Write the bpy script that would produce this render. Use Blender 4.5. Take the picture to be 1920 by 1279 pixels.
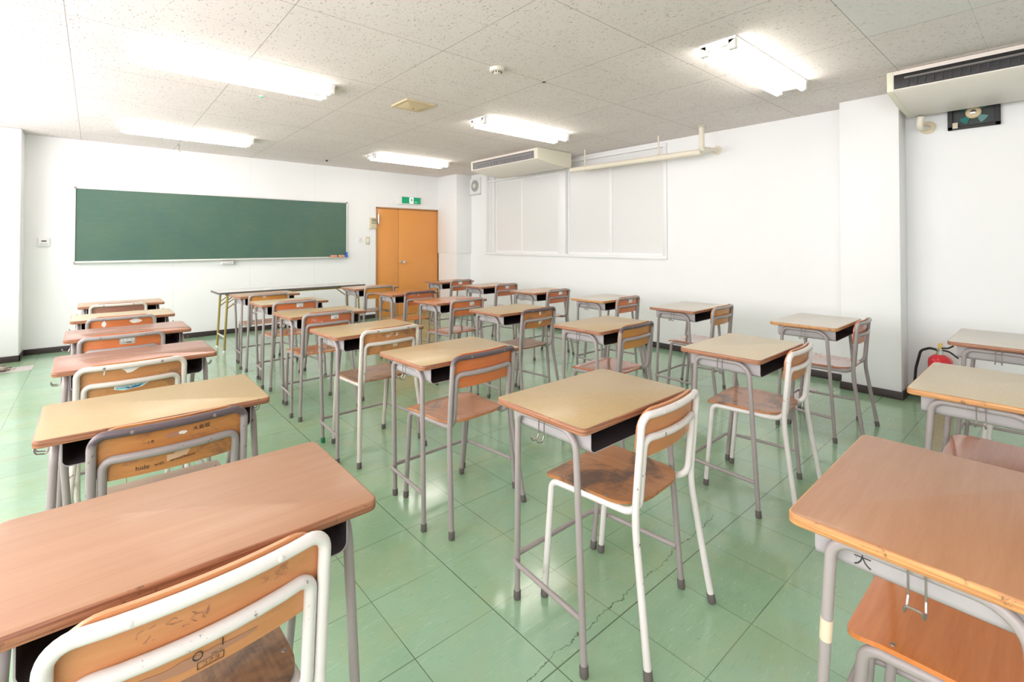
import bpy, bmesh, math, random
from mathutils import Vector, Matrix
PI = math.pi
random.seed(7)
for o in list(bpy.data.objects): bpy.data.objects.remove(o, do_unlink=True)
SC = bpy.context.scene
COL = SC.collection

# ------------------------------------------------------------------ camera, sky, exposure
cam_d = bpy.data.cameras.new('camera'); cam = bpy.data.objects.new('camera', cam_d); COL.objects.link(cam)
cam.location = (0, 0, 1.27)
cam.rotation_euler = (math.radians(90.772), 0, math.radians(-40.961))
cam_d.sensor_width = 36; cam_d.lens = 901.7/1920*36
cam_d.shift_y = -(639.5-444.2)/1920
cam_d.clip_start = 0.02
SC.camera = cam
SC.view_settings.view_transform = 'Standard'
SC.view_settings.look = 'None'
SC.view_settings.gamma = 1
SC.view_settings.use_curve_mapping = False
SC.view_settings.exposure = 1.45
W = bpy.data.worlds.new('world'); SC.world = W; W.use_nodes = True
W.node_tree.nodes['Background'].inputs[0].default_value = (1.0, 0.965, 0.985, 1)
W.node_tree.nodes['Background'].inputs[1].default_value = 3.3
TUBE = 6.5   # fluorescent tube emission

ZC = 2.511; FY = 7.74; RX = 5.2; LX = -1.45; BY = -2.6

def portal(y0, y1):
    l = bpy.data.lights.new('window_daylight', 'AREA'); l.shape = 'RECTANGLE'
    l.size = 1.5; l.size_y = (y1-y0); l.cycles.is_portal = True
    o = bpy.data.objects.new('window_daylight', l); COL.objects.link(o)
    o.location = (LX-0.06, (y0+y1)/2, 1.6); o.rotation_euler = (0, -PI/2, 0)
WIN_L = [(-2.3, 0.3), (0.8, 3.6), (4.1, 6.9)]
for a, b in WIN_L: portal(a, b)

# ------------------------------------------------------------------ materials
def newmat(name):
    m = bpy.data.materials.new(name); m.use_nodes = True
    return m, m.node_tree.nodes, m.node_tree.links, m.node_tree.nodes['Principled BSDF']
def plain(name, c, rough=.5, metal=0, spec=.5, emit=None, es=0, coat=0):
    m, n, l, p = newmat(name)
    p.inputs['Base Color'].default_value = (*c, 1); p.inputs['Roughness'].default_value = rough
    p.inputs['Metallic'].default_value = metal; p.inputs['Specular IOR Level'].default_value = spec
    p.inputs['Coat Weight'].default_value = coat
    if emit: p.inputs['Emission Color'].default_value = (*emit, 1); p.inputs['Emission Strength'].default_value = es
    return m
def mix(n, l, fac, a, b, mode='MIX'):
    x = n.new('ShaderNodeMix'); x.data_type = 'RGBA'; x.blend_type = mode
    for s, v in ((0, fac), (6, a), (7, b)):
        if isinstance(v, (int, float)): x.inputs[s].default_value = v
        elif isinstance(v, tuple): x.inputs[s].default_value = (*v, 1)
        else: l.new(v, x.inputs[s])
    return x.outputs[2]
def mth(n, l, op, a, b=None, c=None):
    x = n.new('ShaderNodeMath'); x.operation = op
    for i, v in enumerate((a, b, c)):
        if v is None: continue
        if isinstance(v, (int, float)): x.inputs[i].default_value = v
        else: l.new(v, x.inputs[i])
    return x.outputs[0]
def ramp(n, l, v, lo, hi):
    x = n.new('ShaderNodeMapRange'); x.inputs[1].default_value = lo; x.inputs[2].default_value = hi
    l.new(v, x.inputs[0]); return x.outputs[0]
def coords(n, l, scale=(1, 1, 1), rnd=True, rot=(0, 0, 0)):
    tc = n.new('ShaderNodeTexCoord'); v = tc.outputs['Object']
    if rnd:
        oi = n.new('ShaderNodeObjectInfo'); ad = n.new('ShaderNodeVectorMath'); ad.operation = 'ADD'
        sc = n.new('ShaderNodeVectorMath'); sc.operation = 'SCALE'; sc.inputs[3].default_value = 17.3
        cb = n.new('ShaderNodeCombineXYZ')
        for i in range(3): l.new(oi.outputs['Random'], cb.inputs[i])
        l.new(cb.outputs[0], sc.inputs[0]); l.new(v, ad.inputs[0]); l.new(sc.outputs[0], ad.inputs[1]); v = ad.outputs[0]
    mp = n.new('ShaderNodeMapping'); mp.inputs['Scale'].default_value = scale; mp.inputs['Rotation'].default_value = rot
    l.new(v, mp.inputs[0]); return mp.outputs[0]
def noise(n, l, v, scale, detail=3, rough=.5, dist=0):
    x = n.new('ShaderNodeTexNoise'); x.inputs['Scale'].default_value = scale; x.inputs['Detail'].default_value = detail
    x.inputs['Roughness'].default_value = rough; x.inputs['Distortion'].default_value = dist
    l.new(v, x.inputs['Vector']); return x.outputs['Fac']
def bump(n, l, p, h, strength=.2, dist=.002):
    b = n.new('ShaderNodeBump'); b.inputs['Strength'].default_value = strength; b.inputs['Distance'].default_value = dist
    l.new(h, b.inputs['Height']); l.new(b.outputs[0], p.inputs['Normal'])

def wood(name, c1, c2, rough=.3, grain='x', worn=0, wc=(.12, .07, .045), coat=.25, wscale=6):
    m, n, l, p = newmat(name)
    s = {'x': (1.2, 16, 16), 'y': (16, 1.2, 16)}[grain]
    v = coords(n, l, s)
    a = noise(n, l, v, 2.2, 5, .6, .9); b = noise(n, l, v, 11, 4, .6)
    g = ramp(n, l, mth(n, l, 'ADD', mth(n, l, 'MULTIPLY', a, .7), mth(n, l, 'MULTIPLY', b, .3)), .33, .67)
    c = mix(n, l, g, c1, c2)
    if worn:
        w = coords(n, l, (1, 1, 1)); q = noise(n, l, w, wscale, 5, .7, .6)
        k = ramp(n, l, mth(n, l, 'MULTIPLY', q, mth(n, l, 'ADD', mth(n, l, 'MULTIPLY', b, .3), .85)), .56-worn*.16, .66-worn*.06)
        c = mix(n, l, mth(n, l, 'MULTIPLY', k, .85), c, wc)
    l.new(c, p.inputs['Base Color']); p.inputs['Roughness'].default_value = rough
    p.inputs['Coat Weight'].default_value = coat; p.inputs['Coat Roughness'].default_value = .12
    bump(n, l, p, b, .04, .001)
    return m
def laminate(name, c1, c2, rough=.3):
    m, n, l, p = newmat(name)
    v = coords(n, l); a = noise(n, l, v, 190, 2, .5); b = noise(n, l, coords(n, l, (40, 160, 60)), 1, 3, .6)
    sc = noise(n, l, v, 5, 3, .5)
    c = mix(n, l, ramp(n, l, mth(n, l, 'ADD', mth(n, l, 'MULTIPLY', a, .5), mth(n, l, 'MULTIPLY', b, .5)), .35, .65), c1, c2)
    c = mix(n, l, mth(n, l, 'MULTIPLY', ramp(n, l, sc, .4, .7), .25), c, tuple(x*1.12 for x in c1))
    l.new(c, p.inputs['Base Color']); p.inputs['Roughness'].default_value = rough
    p.inputs['Coat Weight'].default_value = .15; p.inputs['Coat Roughness'].default_value = .15
    return m
def plyedge(name, c1, c2):
    m, n, l, p = newmat(name)
    v = coords(n, l, (6, 6, 260), rnd=False); a = noise(n, l, v, 1, 2); b = noise(n, l, coords(n, l, (40, 40, 40)), 1, 4, .7)
    c = mix(n, l, ramp(n, l, a, .4, .6), c1, c2); c = mix(n, l, ramp(n, l, b, .58, .7), c, (.13, .06, .035))
    l.new(c, p.inputs['Base Color']); p.inputs['Roughness'].default_value = .42
    return m
CH = .955
def paint(name, c, chip=(.1, .08, .07), amount=.3, rough=.35, top=None):
    """painted steel tube with chipped spots; top = paint rubbed dark above a height on the bar"""
    m, n, l, p = newmat(name)
    v = coords(n, l); a = noise(n, l, v, 26, 5, .75); b = noise(n, l, v, 3, 3, .6)
    k = ramp(n, l, mth(n, l, 'ADD', a, mth(n, l, 'MULTIPLY', b, .35)), CH-amount*.28, CH+.03-amount*.28)
    cc = mix(n, l, ramp(n, l, b, .35, .7), c, tuple(x*.9 for x in c))
    if top:
        tc = n.new('ShaderNodeTexCoord'); sx = n.new('ShaderNodeSeparateXYZ'); l.new(tc.outputs['Object'], sx.inputs[0])
        h = mth(n, l, 'ADD', sx.outputs[2], mth(n, l, 'MULTIPLY', mth(n, l, 'SUBTRACT', a, .5), .05))
        cc = mix(n, l, ramp(n, l, h, .702, .716), cc, top)
    cc = mix(n, l, mth(n, l, 'MULTIPLY', k, .85), cc, chip)
    l.new(cc, p.inputs['Base Color']); p.inputs['Roughness'].default_value = rough
    return m

GREY = (.37, .325, .315); CREAM = (.68, .62, .555); WHITE = (.80, .755, .73)
M = dict(
 grey=paint('warm grey painted steel', GREY, amount=.35), cream=paint('cream painted steel', CREAM, amount=.45, chip=(.2, .13, .1)),
 white=paint('white painted steel', WHITE, amount=.42, chip=(.16, .1, .11)),
 greyworn=paint('grey painted steel rubbed dark on top', GREY, amount=.45, top=(.115, .085, .095)),
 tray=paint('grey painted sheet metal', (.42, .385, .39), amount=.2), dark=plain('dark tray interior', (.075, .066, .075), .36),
 cap=plain('brown rubber', (.13, .115, .105), .7), capgreen=plain('green rubber', (.02, .2, .08), .6),
 wire=plain('steel wire', (.33, .28, .26), .3, .8), chrome=plain('chrome', (.75, .75, .76), .15, 1),
 bolt=plain('bolt steel', (.30, .25, .24), .4, .6),
 beige=laminate('beige laminate', (.50, .36, .175), (.43, .30, .135), .36),
 beigepale=laminate('pale beige laminate', (.61, .51, .34), (.55, .45, .29), .36),
 greige=laminate('greyish beige laminate', (.60, .555, .47), (.55, .505, .42), .3),
 top_brown=wood('light brown wood top', (.43, .235, .135), (.375, .19, .105), .38, 'x', coat=.08),
 top_orange=wood('orange wood top', (.45, .225, .115), (.385, .175, .08), .36, 'x', coat=.08),
 top_red=wood('reddish wood top', (.50, .19, .115), (.46, .165, .095), .2, 'x', coat=.4),
 top_pale=wood('pale wood top', (.58, .37, .22), (.53, .32, .18), .3, 'x'),
 top_rust=wood('rust orange wood top', (.54, .20, .07), (.48, .165, .055), .22, 'x', coat=.3),
 edge=plyedge('brown plywood edge', (.42, .19, .10), (.25, .10, .055)), edge_orange=plyedge('orange plywood edge', (.62, .32, .12), (.42, .19, .07)),
 seat_orange=wood('orange varnished plywood', (.66, .22, .055), (.56, .165, .035), .2, 'x', coat=.5),
 seat_red=wood('red brown varnished plywood', (.55, .19, .085), (.45, .14, .06), .16, 'x', coat=.6),
 seat_tan=wood('worn tan plywood', (.58, .25, .105), (.47, .18, .07), .32, 'y', worn=.35),
 seat_worn=wood('heavily worn brown plywood', (.50, .215, .075), (.38, .15, .05), .42, 'y', worn=.55, wc=(.075, .04, .028), coat=.1, wscale=5),
 seat_brown=wood('worn brown plywood', (.40, .215, .11), (.31, .15, .075), .35, 'x', worn=.55, wc=(.15, .075, .04)),
 back_tan=wood('tan plywood backrest', (.56, .27, .10), (.47, .20, .07), .35, 'x', worn=.25, wc=(.3, .15, .08)),
 back_amber=wood('amber plywood backrest', (.62, .28, .12), (.54, .22, .085), .34, 'x', coat=.1),
 back_gold=wood('golden plywood backrest', (.66, .30, .07), (.58, .24, .05), .3, 'x'),
 sticker=plain('white sticker', (.85, .85, .84), .5), silver=plain('silver plate', (.62, .62, .6), .3, .4),
 ink=plain('black ink', (.03, .025, .025), .6), torn=plain('torn paper', (.82, .78, .74), .8), tape=plain('beige tape', (.72, .58, .42), .6),
 stain=plain('glue stain', (.42, .21, .13), .6),
 skyblue=plain('pale blue print', (.25, .6, .72), .4), navy=plain('dark blue print', (.03, .13, .25), .4),
 wall=None)

def wallmat(name, c, seam=0, bumpy=.06):
    m, n, l, p = newmat(name)
    v = coords(n, l, rnd=False); a = noise(n, l, v, 120, 3, .6); b = noise(n, l, v, 1.1, 2)
    cc = mix(n, l, ramp(n, l, b, .3, .7), c, tuple(x*.985 for x in c))
    if seam:
        sx = n.new('ShaderNodeSeparateXYZ'); l.new(v, sx.inputs[0])
        f = mth(n, l, 'PINGPONG', mth(n, l, 'ADD', sx.outputs[0], .12), .455)
        cc = mix(n, l, mth(n, l, 'MULTIPLY', mth(n, l, 'LESS_THAN', f, .003), seam), cc, (.5, .5, .5))
    l.new(cc, p.inputs['Base Color']); p.inputs['Roughness'].default_value = .62
    bump(n, l, p, a, bumpy, .002); return m
M['wall'] = wallmat('white wall paint', (.90, .905, .915)); M['wallf'] = wallmat('white wall panels', (.90, .905, .915), .22)

def floormat():
    m, n, l, p = newmat('green vinyl floor tiles')
    v = coords(n, l, rnd=False); sx = n.new('ShaderNodeSeparateXYZ'); l.new(v, sx.inputs[0])
    x, y = sx.outputs[0], sx.outputs[1]
    u = mth(n, l, 'DIVIDE', mth(n, l, 'SUBTRACT', x, .141), .305); w = mth(n, l, 'DIVIDE', mth(n, l, 'SUBTRACT', y, .085), .308)
    fu = mth(n, l, 'PINGPONG', u, .5); fw = mth(n, l, 'PINGPONG', w, .5)
    wn = n.new('ShaderNodeTexWhiteNoise'); cb = n.new('ShaderNodeCombineXYZ')
    l.new(mth(n, l, 'FLOOR', u), cb.inputs[0]); l.new(mth(n, l, 'FLOOR', w), cb.inputs[1]); l.new(cb.outputs[0], wn.inputs['Vector'])
    wn2 = n.new('ShaderNodeTexWhiteNoise'); cb2 = n.new('ShaderNodeCombineXYZ'); l.new(mth(n, l, 'FLOOR', u), cb2.inputs[1]); l.new(mth(n, l, 'FLOOR', w), cb2.inputs[0]); cb2.inputs[2].default_value = 3.3
    l.new(cb2.outputs[0], wn2.inputs['Vector'])
    base = mix(n, l, wn.outputs['Value'], (.285, .47, .315), (.33, .52, .355))
    big = noise(n, l, v, 1.3, 4, .65); base = mix(n, l, ramp(n, l, big, .38, .72), base, (.27, .43, .235))
    # streaks of the tile pattern, turned per tile
    ad = n.new('ShaderNodeVectorMath'); ad.operation = 'ADD'; l.new(v, ad.inputs[0]); l.new(wn.outputs['Color'], ad.inputs[1])
    mp = n.new('ShaderNodeMapping'); mp.inputs['Scale'].default_value = (14, 110, 1); mp.inputs['Rotation'].default_value = (0, 0, .9); l.new(ad.outputs[0], mp.inputs[0])
    st = noise(n, l, mp.outputs[0], 1, 5, .7, .5); base = mix(n, l, mth(n, l, 'MULTIPLY', ramp(n, l, st, .585, .72), .6), base, (.50, .68, .50))
    st2 = noise(n, l, mp.outputs[0], 1.7, 5, .7, .3); base = mix(n, l, mth(n, l, 'MULTIPLY', ramp(n, l, st2, .54, .80), .5), base, (.17, .31, .17))
    sp = noise(n, l, v, 34, 4, .75, 1.5); base = mix(n, l, mth(n, l, 'MULTIPLY', ramp(n, l, sp, .66, .72), .6), base, (.10, .14, .07))
    yl = noise(n, l, v, 4.2, 3, .6, .4); base = mix(n, l, mth(n, l, 'MULTIPLY', ramp(n, l, yl, .48, .8), .45), base, (.42, .47, .25))
    seam = mth(n, l, 'MAXIMUM', mth(n, l, 'LESS_THAN', fu, .0045), mth(n, l, 'LESS_THAN', fw, .0045))
    jn = noise(n, l, v, 2.3, 2); seam = mth(n, l, 'MULTIPLY', seam, ramp(n, l, jn, .2, .62))
    dk = mth(n, l, 'LESS_THAN', mth(n, l, 'ABSOLUTE', mth(n, l, 'SUBTRACT', y, 1.009)), .0022)
    dk2 = mth(n, l, 'LESS_THAN', mth(n, l, 'ABSOLUTE', mth(n, l, 'SUBTRACT', x, 1.056)), .0018)
    # long crack running across the tiles beside the worn white chair
    cn = noise(n, l, v, 9, 5, .7)
    cx = mth(n, l, 'SUBTRACT', mth(n, l, 'ADD', y, mth(n, l, 'MULTIPLY', mth(n, l, 'SUBTRACT', cn, .5), .09)), mth(n, l, 'ADD', mth(n, l, 'MULTIPLY', x, .04), 1.0))
    cr = mth(n, l, 'MULTIPLY', mth(n, l, 'LESS_THAN', mth(n, l, 'ABSOLUTE', cx), .0016), mth(n, l, 'MULTIPLY', mth(n, l, 'GREATER_THAN', x, .9), mth(n, l, 'LESS_THAN', x, 2.2)))
    ln = mth(n, l, 'MAXIMUM', mth(n, l, 'MAXIMUM', seam, cr), mth(n, l, 'MAXIMUM', dk, dk2))
    base = mix(n, l, mth(n, l, 'MULTIPLY', ln, .82), base, (.045, .075, .035))
    l.new(base, p.inputs['Base Color'])
    p.inputs['Roughness'].default_value = .24
    p.inputs['Coat Weight'].default_value = .6; p.inputs['Coat Roughness'].default_value = .1
    wv = noise(n, l, v, 5, 2); bump(n, l, p, mth(n, l, 'SUBTRACT', mth(n, l, 'MULTIPLY', wv, .6), mth(n, l, 'MULTIPLY', ln, .4)), .12, .006)
    return m
def ceilmat():
    m, n, l, p = newmat('mineral ceiling board')
    v = coords(n, l, rnd=False); sx = n.new('ShaderNodeSeparateXYZ'); l.new(v, sx.inputs[0]); x, y = sx.outputs[0], sx.outputs[1]
    u = mth(n, l, 'DIVIDE', mth(n, l, 'ADD', x, .13), .908); w = mth(n, l, 'DIVIDE', mth(n, l, 'SUBTRACT', y, .775), .921)
    fu = mth(n, l, 'PINGPONG', u, .5); fw = mth(n, l, 'PINGPONG', w, .5); fh = mth(n, l, 'PINGPONG', mth(n, l, 'ADD', w, .5), .5)
    mp = n.new('ShaderNodeMapping'); mp.inputs['Scale'].default_value = (115, 46, 1); l.new(v, mp.inputs[0])
    a = noise(n, l, mp.outputs[0], 1, 2, .5, .6); big = noise(n, l, v, 2.0, 4, .6)
    c = mix(n, l, ramp(n, l, big, .35, .7), (.84, .765, .75), (.80, .725, .71))
    c = mix(n, l, mth(n, l, 'MULTIPLY', ramp(n, l, a, .625, .675), .6), c, (.24, .20, .18))
    # one whiter replaced board at the right
    sel = mth(n, l, 'MULTIPLY', mth(n, l, 'MULTIPLY', mth(n, l, 'GREATER_THAN', x, 2.594), mth(n, l, 'LESS_THAN', x, 3.502)), mth(n, l, 'LESS_THAN', y, .775))
    c = mix(n, l, mth(n, l, 'MULTIPLY', sel, .45), c, (.78, .78, .78))
    line = mth(n, l, 'MAXIMUM', mth(n, l, 'LESS_THAN', fu, .0024), mth(n, l, 'LESS_THAN', fw, .0024))
    c = mix(n, l, mth(n, l, 'MULTIPLY', mth(n, l, 'LESS_THAN', fh, .002), .22), c, (.25, .2, .17))
    c = mix(n, l, mth(n, l, 'MULTIPLY', line, .62), c, (.16, .125, .11))
    l.new(c, p.inputs['Base Color']); p.inputs['Roughness'].default_value = .9; p.inputs['Specular IOR Level'].default_value = .2
    bump(n, l, p, a, .15, .002); return m
M['floor'] = floormat(); M['ceil'] = ceilmat()

# ------------------------------------------------------------------ mesh helpers
def mesh_from(bm, name, smooth=True, ang=.7):
    me = bpy.data.meshes.new(name); bmesh.ops.recalc_face_normals(bm, faces=bm.faces)
    bm.to_mesh(me); bm.free()
    if smooth:
        for f in me.polygons: f.use_smooth = True
        try: me.set_sharp_from_angle(angle=ang)
        except Exception: pass
    return me
def fillet(pts, radii, seg=6):
    pts = [Vector(p) for p in pts]; out = [pts[0]]
    for i in range(1, len(pts)-1):
        r = radii[i-1] if isinstance(radii, (list, tuple)) else radii
        a, b, c = pts[i-1], pts[i], pts[i+1]; d1 = (a-b).normalized(); d2 = (c-b).normalized()
        if r <= 0: out.append(b); continue
        th = d1.angle(d2); t = min(r/math.tan(th/2), (a-b).length*.49, (c-b).length*.49); rr = t*math.tan(th/2)
        p1 = b+d1*t; p2 = b+d2*t; ctr = b+(d1+d2).normalized()*(rr/math.sin(th/2))
        v1 = p1-ctr; v2 = p2-ctr; an = v1.angle(v2)
        for k in range(seg+1):
            s = k/seg; out.append(ctr+(v1*math.sin((1-s)*an)+v2*math.sin(s*an))/math.sin(an))
    out.append(pts[-1]); return out
def tube(bm, path, r, n=12, cap=True, rr=None):
    path = [Vector(p) for p in path]; T = []
    for i in range(len(path)):
        a = path[max(0, i-1)]; b = path[min(len(path)-1, i+1)]; T.append((b-a).normalized())
    up = Vector((0, 0, 1)) if abs(T[0].z) < .9 else Vector((1, 0, 0))
    N = (up-T[0]*up.dot(T[0])).normalized(); rings = []
    for i, p in enumerate(path):
        if i: N = (N-T[i]*N.dot(T[i])).normalized()
        B = T[i].cross(N); q = rr[i] if rr else r
        rings.append([bm.verts.new(p+(N*math.cos(2*PI*k/n)+B*math.sin(2*PI*k/n))*q) for k in range(n)])
    for i in range(len(rings)-1):
        for k in range(n): bm.faces.new((rings[i][k], rings[i][(k+1) % n], rings[i+1][(k+1) % n], rings[i+1][k]))
    if cap: bm.faces.new(rings[0][::-1]); bm.faces.new(rings[-1])
def box(bm, x0, x1, y0, y1, z0, z1, bev=0, seg=2, mi=0):
    vs = [bm.verts.new((x, y, z)) for x in (x0, x1) for y in (y0, y1) for z in (z0, z1)]
    fs = [bm.faces.new([vs[i] for i in q]) for q in ((0, 1, 3, 2), (4, 6, 7, 5), (0, 4, 5, 1), (2, 3, 7, 6), (0, 2, 6, 4), (1, 5, 7, 3))]
    for f in fs: f.material_index = mi
    if bev:
        es = set(e for f in fs for e in f.edges)
        r = bmesh.ops.bevel(bm, geom=list(es), offset=bev, segments=seg, affect='EDGES', profile=.5)
        for f in r['faces']: f.material_index = mi
def prism(bm, prof, axis, a, b, mi=0):
    """closed 2-D outline extruded along axis from a to b"""
    def P(p, t): return {'x': (t, p[0], p[1]), 'y': (p[0], t, p[1]), 'z': (p[0], p[1], t)}[axis]
    A = [bm.verts.new(P(p, a)) for p in prof]; B = [bm.verts.new(P(p, b)) for p in prof]; n = len(prof)
    fs = [bm.faces.new(A[::-1]), bm.faces.new(B)]+[bm.faces.new((A[i], A[(i+1) % n], B[(i+1) % n], B[i])) for i in range(n)]
    for f in fs: f.material_index = mi
def lathe(bm, prof, c=(0, 0, 0), n=24, axis='z', mi=0):
    rings = []
    for r, h in prof:
        ring = []
        for k in range(n):
            a = 2*PI*k/n; x, y = r*math.cos(a), r*math.sin(a)
            q = {'z': (x, y, h), 'x': (h, x, y), 'y': (x, h, y)}[axis]
            ring.append(bm.verts.new((c[0]+q[0], c[1]+q[1], c[2]+q[2])))
        rings.append(ring)
    fs = []
    for i in range(len(rings)-1):
        for k in range(n): fs.append(bm.faces.new((rings[i][k], rings[i][(k+1) % n], rings[i+1][(k+1) % n], rings[i+1][k])))
    fs += [bm.faces.new(rings[0][::-1]), bm.faces.new(rings[-1])]
    for f in fs: f.material_index = mi
def rrect(x0, x1, y0, y1, r, seg=6):
    out = []
    for cx, cy, a0 in ((x1-r, y1-r, 0), (x0+r, y1-r, PI/2), (x0+r, y0+r, PI), (x1-r, y0+r, 3*PI/2)):
        for k in range(seg+1): a = a0+PI/2*k/seg; out.append((cx+r*math.cos(a), cy+r*math.sin(a)))
    return out
def slab(outline, z0, z1, bev, seg=3):
    """rounded slab; material 0 on the flat top, 1 on the edge and underside"""
    bm = bmesh.new(); vs = [bm.verts.new((x, y, z1)) for x, y in outline]; top = bm.faces.new(vs)
    r = bmesh.ops.extrude_face_region(bm, geom=[top]); nv = [g for g in r['geom'] if isinstance(g, bmesh.types.BMVert)]
    for v in nv: v.co.z = z0
    es = [e for e in bm.edges if abs(e.verts[0].co.z-e.verts[1].co.z) < 1e-6]
    bmesh.ops.bevel(bm, geom=es, offset=bev, segments=seg, affect='EDGES', profile=.5)
    for f in bm.faces: f.material_index = 0 if (f.calc_center_median().z > z1-1e-4) else 1
    return bm
def ob(name, me, mats, parent=None, loc=(0, 0, 0), rot=(0, 0, 0)):
    if isinstance(me, bmesh.types.BMesh): me = mesh_from(me, name)
    o = bpy.data.objects.new(name, me); COL.objects.link(o); o.location = loc; o.rotation_euler = rot
    if parent: o.parent = parent
    if not isinstance(mats, (list, tuple)): mats = [mats]
    while len(me.materials) < len(mats): me.materials.append(None)
    for i, m in enumerate(mats): o.material_slots[i].link = 'OBJECT'; o.material_slots[i].material = m
    return o
def tag(o, label, cat, group=None):
    o['label'] = label; o['category'] = cat
    if group: o['group'] = group
    return o
def thing(name, label, cat, loc=(0, 0, 0), rz=0, group=None):
    o = bpy.data.objects.new(name, None); COL.objects.link(o); o.empty_display_size = .1
    o.location = loc; o.rotation_euler = (0, 0, rz); return tag(o, label, cat, group)
def struct(name, bm, m, parent=None):
    o = ob(name, bm, m, parent)
    if not parent: o['kind'] = 'structure'
    return o
def text(body, size, depth, m, parent, loc, rot, name='lettering', cx='CENTER', shear=0, sx=1):
    c = bpy.data.curves.new(name, 'FONT'); c.body = body; c.size = size; c.extrude = depth; c.align_x = cx; c.align_y = 'CENTER'; c.shear = shear
    c.resolution_u = 3
    t = bpy.data.objects.new('tmp', c); COL.objects.link(t); dg = bpy.context.evaluated_depsgraph_get(); dg.update()
    me = bpy.data.meshes.new_from_object(t.evaluated_get(dg)); bpy.data.objects.remove(t)
    me.materials.clear(); o = ob(name, me, m, parent, loc, rot); o.scale.x = sx; return o

# ------------------------------------------------------------------ the room
def room():
    bm = bmesh.new(); box(bm, LX-.25, RX+.25, BY-.2, FY+.2, -.15, 0); struct('floor', bm, M['floor'])
    bm = bmesh.new(); box(bm, LX-.25, RX+.25, BY-.2, FY+.2, ZC, ZC+.15); struct('ceiling', bm, M['ceil'])
    dx0, dx1, dz = 3.655, 4.885, 1.875
    bm = bmesh.new(); box(bm, LX-.25, dx0, FY, FY+.2, 0, ZC); box(bm, dx1, RX+.25, FY, FY+.2, 0, ZC); box(bm, dx0, dx1, FY, FY+.2, dz, ZC)
    struct('wall_front', bm, M['wallf'])
    bm = bmesh.new(); box(bm, LX-.25, RX+.25, BY-.2, BY, 0, ZC); struct('wall_back', bm, M['wall'])
    # left wall with the row of daylight windows
    bm = bmesh.new(); e = [BY]+[v for w in WIN_L for v in w]+[FY]
    for i in range(0, len(e), 2): box(bm, LX-.2, LX, e[i], e[i+1], 0, ZC)
    for a, b in WIN_L: box(bm, LX-.2, LX, a, b, 0, .85); box(bm, LX-.2, LX, a, b, 2.38, ZC)
    struct('wall_left', bm, M['wall'])
    alu = plain('window aluminium', (.75, .76, .77), .35, .6)
    for i, (a, b) in enumerate(WIN_L):
        bm = bmesh.new()
        for y in (a, b-.04): box(bm, LX-.12, LX-.06, y, y+.04, .85, 2.38)
        for z in (.85, 2.34): box(bm, LX-.12, LX-.06, a, b, z, z+.04)
        for k in (1, 2, 3): y = a+(b-a)*k/4; box(bm, LX-.115, LX-.07, y-.025, y+.025, .87, 2.36)
        struct('window_%d' % (i+2), bm, alu)
    # right wall, windowed part
    wy0, wy1, wz0, wz1 = 3.14, 6.68, 1.085, 2.47
    bm = bmesh.new(); box(bm, RX, RX+.2, BY, wy0, 0, ZC); box(bm, RX, RX+.2, wy1, FY, 0, ZC)
    box(bm, RX, RX+.2, wy0, wy1, 0, wz0); box(bm, RX, RX+.2, wy0, wy1, wz1, ZC); struct('wall_right', bm, M['wall'])
    wf = plain('white window frame', (.86, .865, .87), .4); fr = plain('frosted grey window glass', (.78, .78, .775), .3, spec=.5)
    frame = bmesh.new(); t = .045
    for y in (wy0, wy1-t): box(frame, RX-.02, RX+.06, y, y+t, wz0, wz1, .003)
    box(frame, RX-.026, RX+.064, wy0-.004, wy1+.004, wz0-.01, wz0+.03, .003); box(frame, RX-.023, RX+.062, wy0-.003, wy1+.003, wz1-.03, wz1+.01, .003)
    box(frame, RX-.012, RX+.05, wy0, wy1, 2.33, 2.36, .003)
    box(frame, RX-.018, RX+.06, 4.78, 4.93, wz0, wz1, .004)
    box(frame, RX-.0, RX+.05, 6.46, 6.50, wz0, wz1, .003)
    wo = struct('window_1', frame, wf)
    bm = bmesh.new(); box(bm, RX+.02, RX+.03, 6.49, 6.65, wz0, 2.34); ob('frosted_pane', bm, fr, wo)
    for y0, y1, off in ((4.00, 4.78, .045), (3.185, 4.00, .025), (5.77, 6.46, .045), (4.93, 5.77, .025)):
        bm = bmesh.new(); w = .035
        for a, b in ((y0, y0+w), (y1-w, y1)): box(bm, RX+off-.012, RX+off+.012, a, b, wz0+.03, 2.33, .002)
        for a, b in ((wz0+.03, wz0+.06), (2.30, 2.33)): box(bm, RX+off-.010, RX+off+.010, y0+.004, y1-.004, a-.001, b+.001, .002)
        s = ob('window_sash', bm, wf, wo)
        bm = bmesh.new(); box(bm, RX+off-.003, RX+off+.003, y0+w*.8, y1-w*.8, wz0+.05, 2.31); ob('frosted_pane', bm, fr, s)
    bm = bmesh.new(); box(bm, RX+.075, RX+.085, wy0, wy1, wz0, wz1); ob('window_backing', bm, wf, wo)  # added opaque sheet, closes the gaps behind the panes to outside light
    bm = bmesh.new(); box(bm, RX+.03, RX+.036, wy0+t, wy1-t, 2.35, wz1-.02); ob('transom_pane', bm, fr, wo)
    # pillars
    bm = bmesh.new(); box(bm, 4.95, RX, .885, 1.30, 0, ZC, .004); struct('trim_1', bm, M['wall'])
    bm = bmesh.new(); box(bm, 4.87, RX, 7.12, FY, 1.09, ZC, .003); box(bm, 4.885, RX, 7.14, FY, 0, 1.09); struct('trim_2', bm, M['wall'])
    bm = bmesh.new(); box(bm, LX, -.605, 7.40, FY, 0, ZC, .012, 3); struct('trim_3', bm, M['wall'])
    bb = plain('dark brown baseboard', (.045, .032, .032), .4)
    H = .065; d = .012
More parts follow.
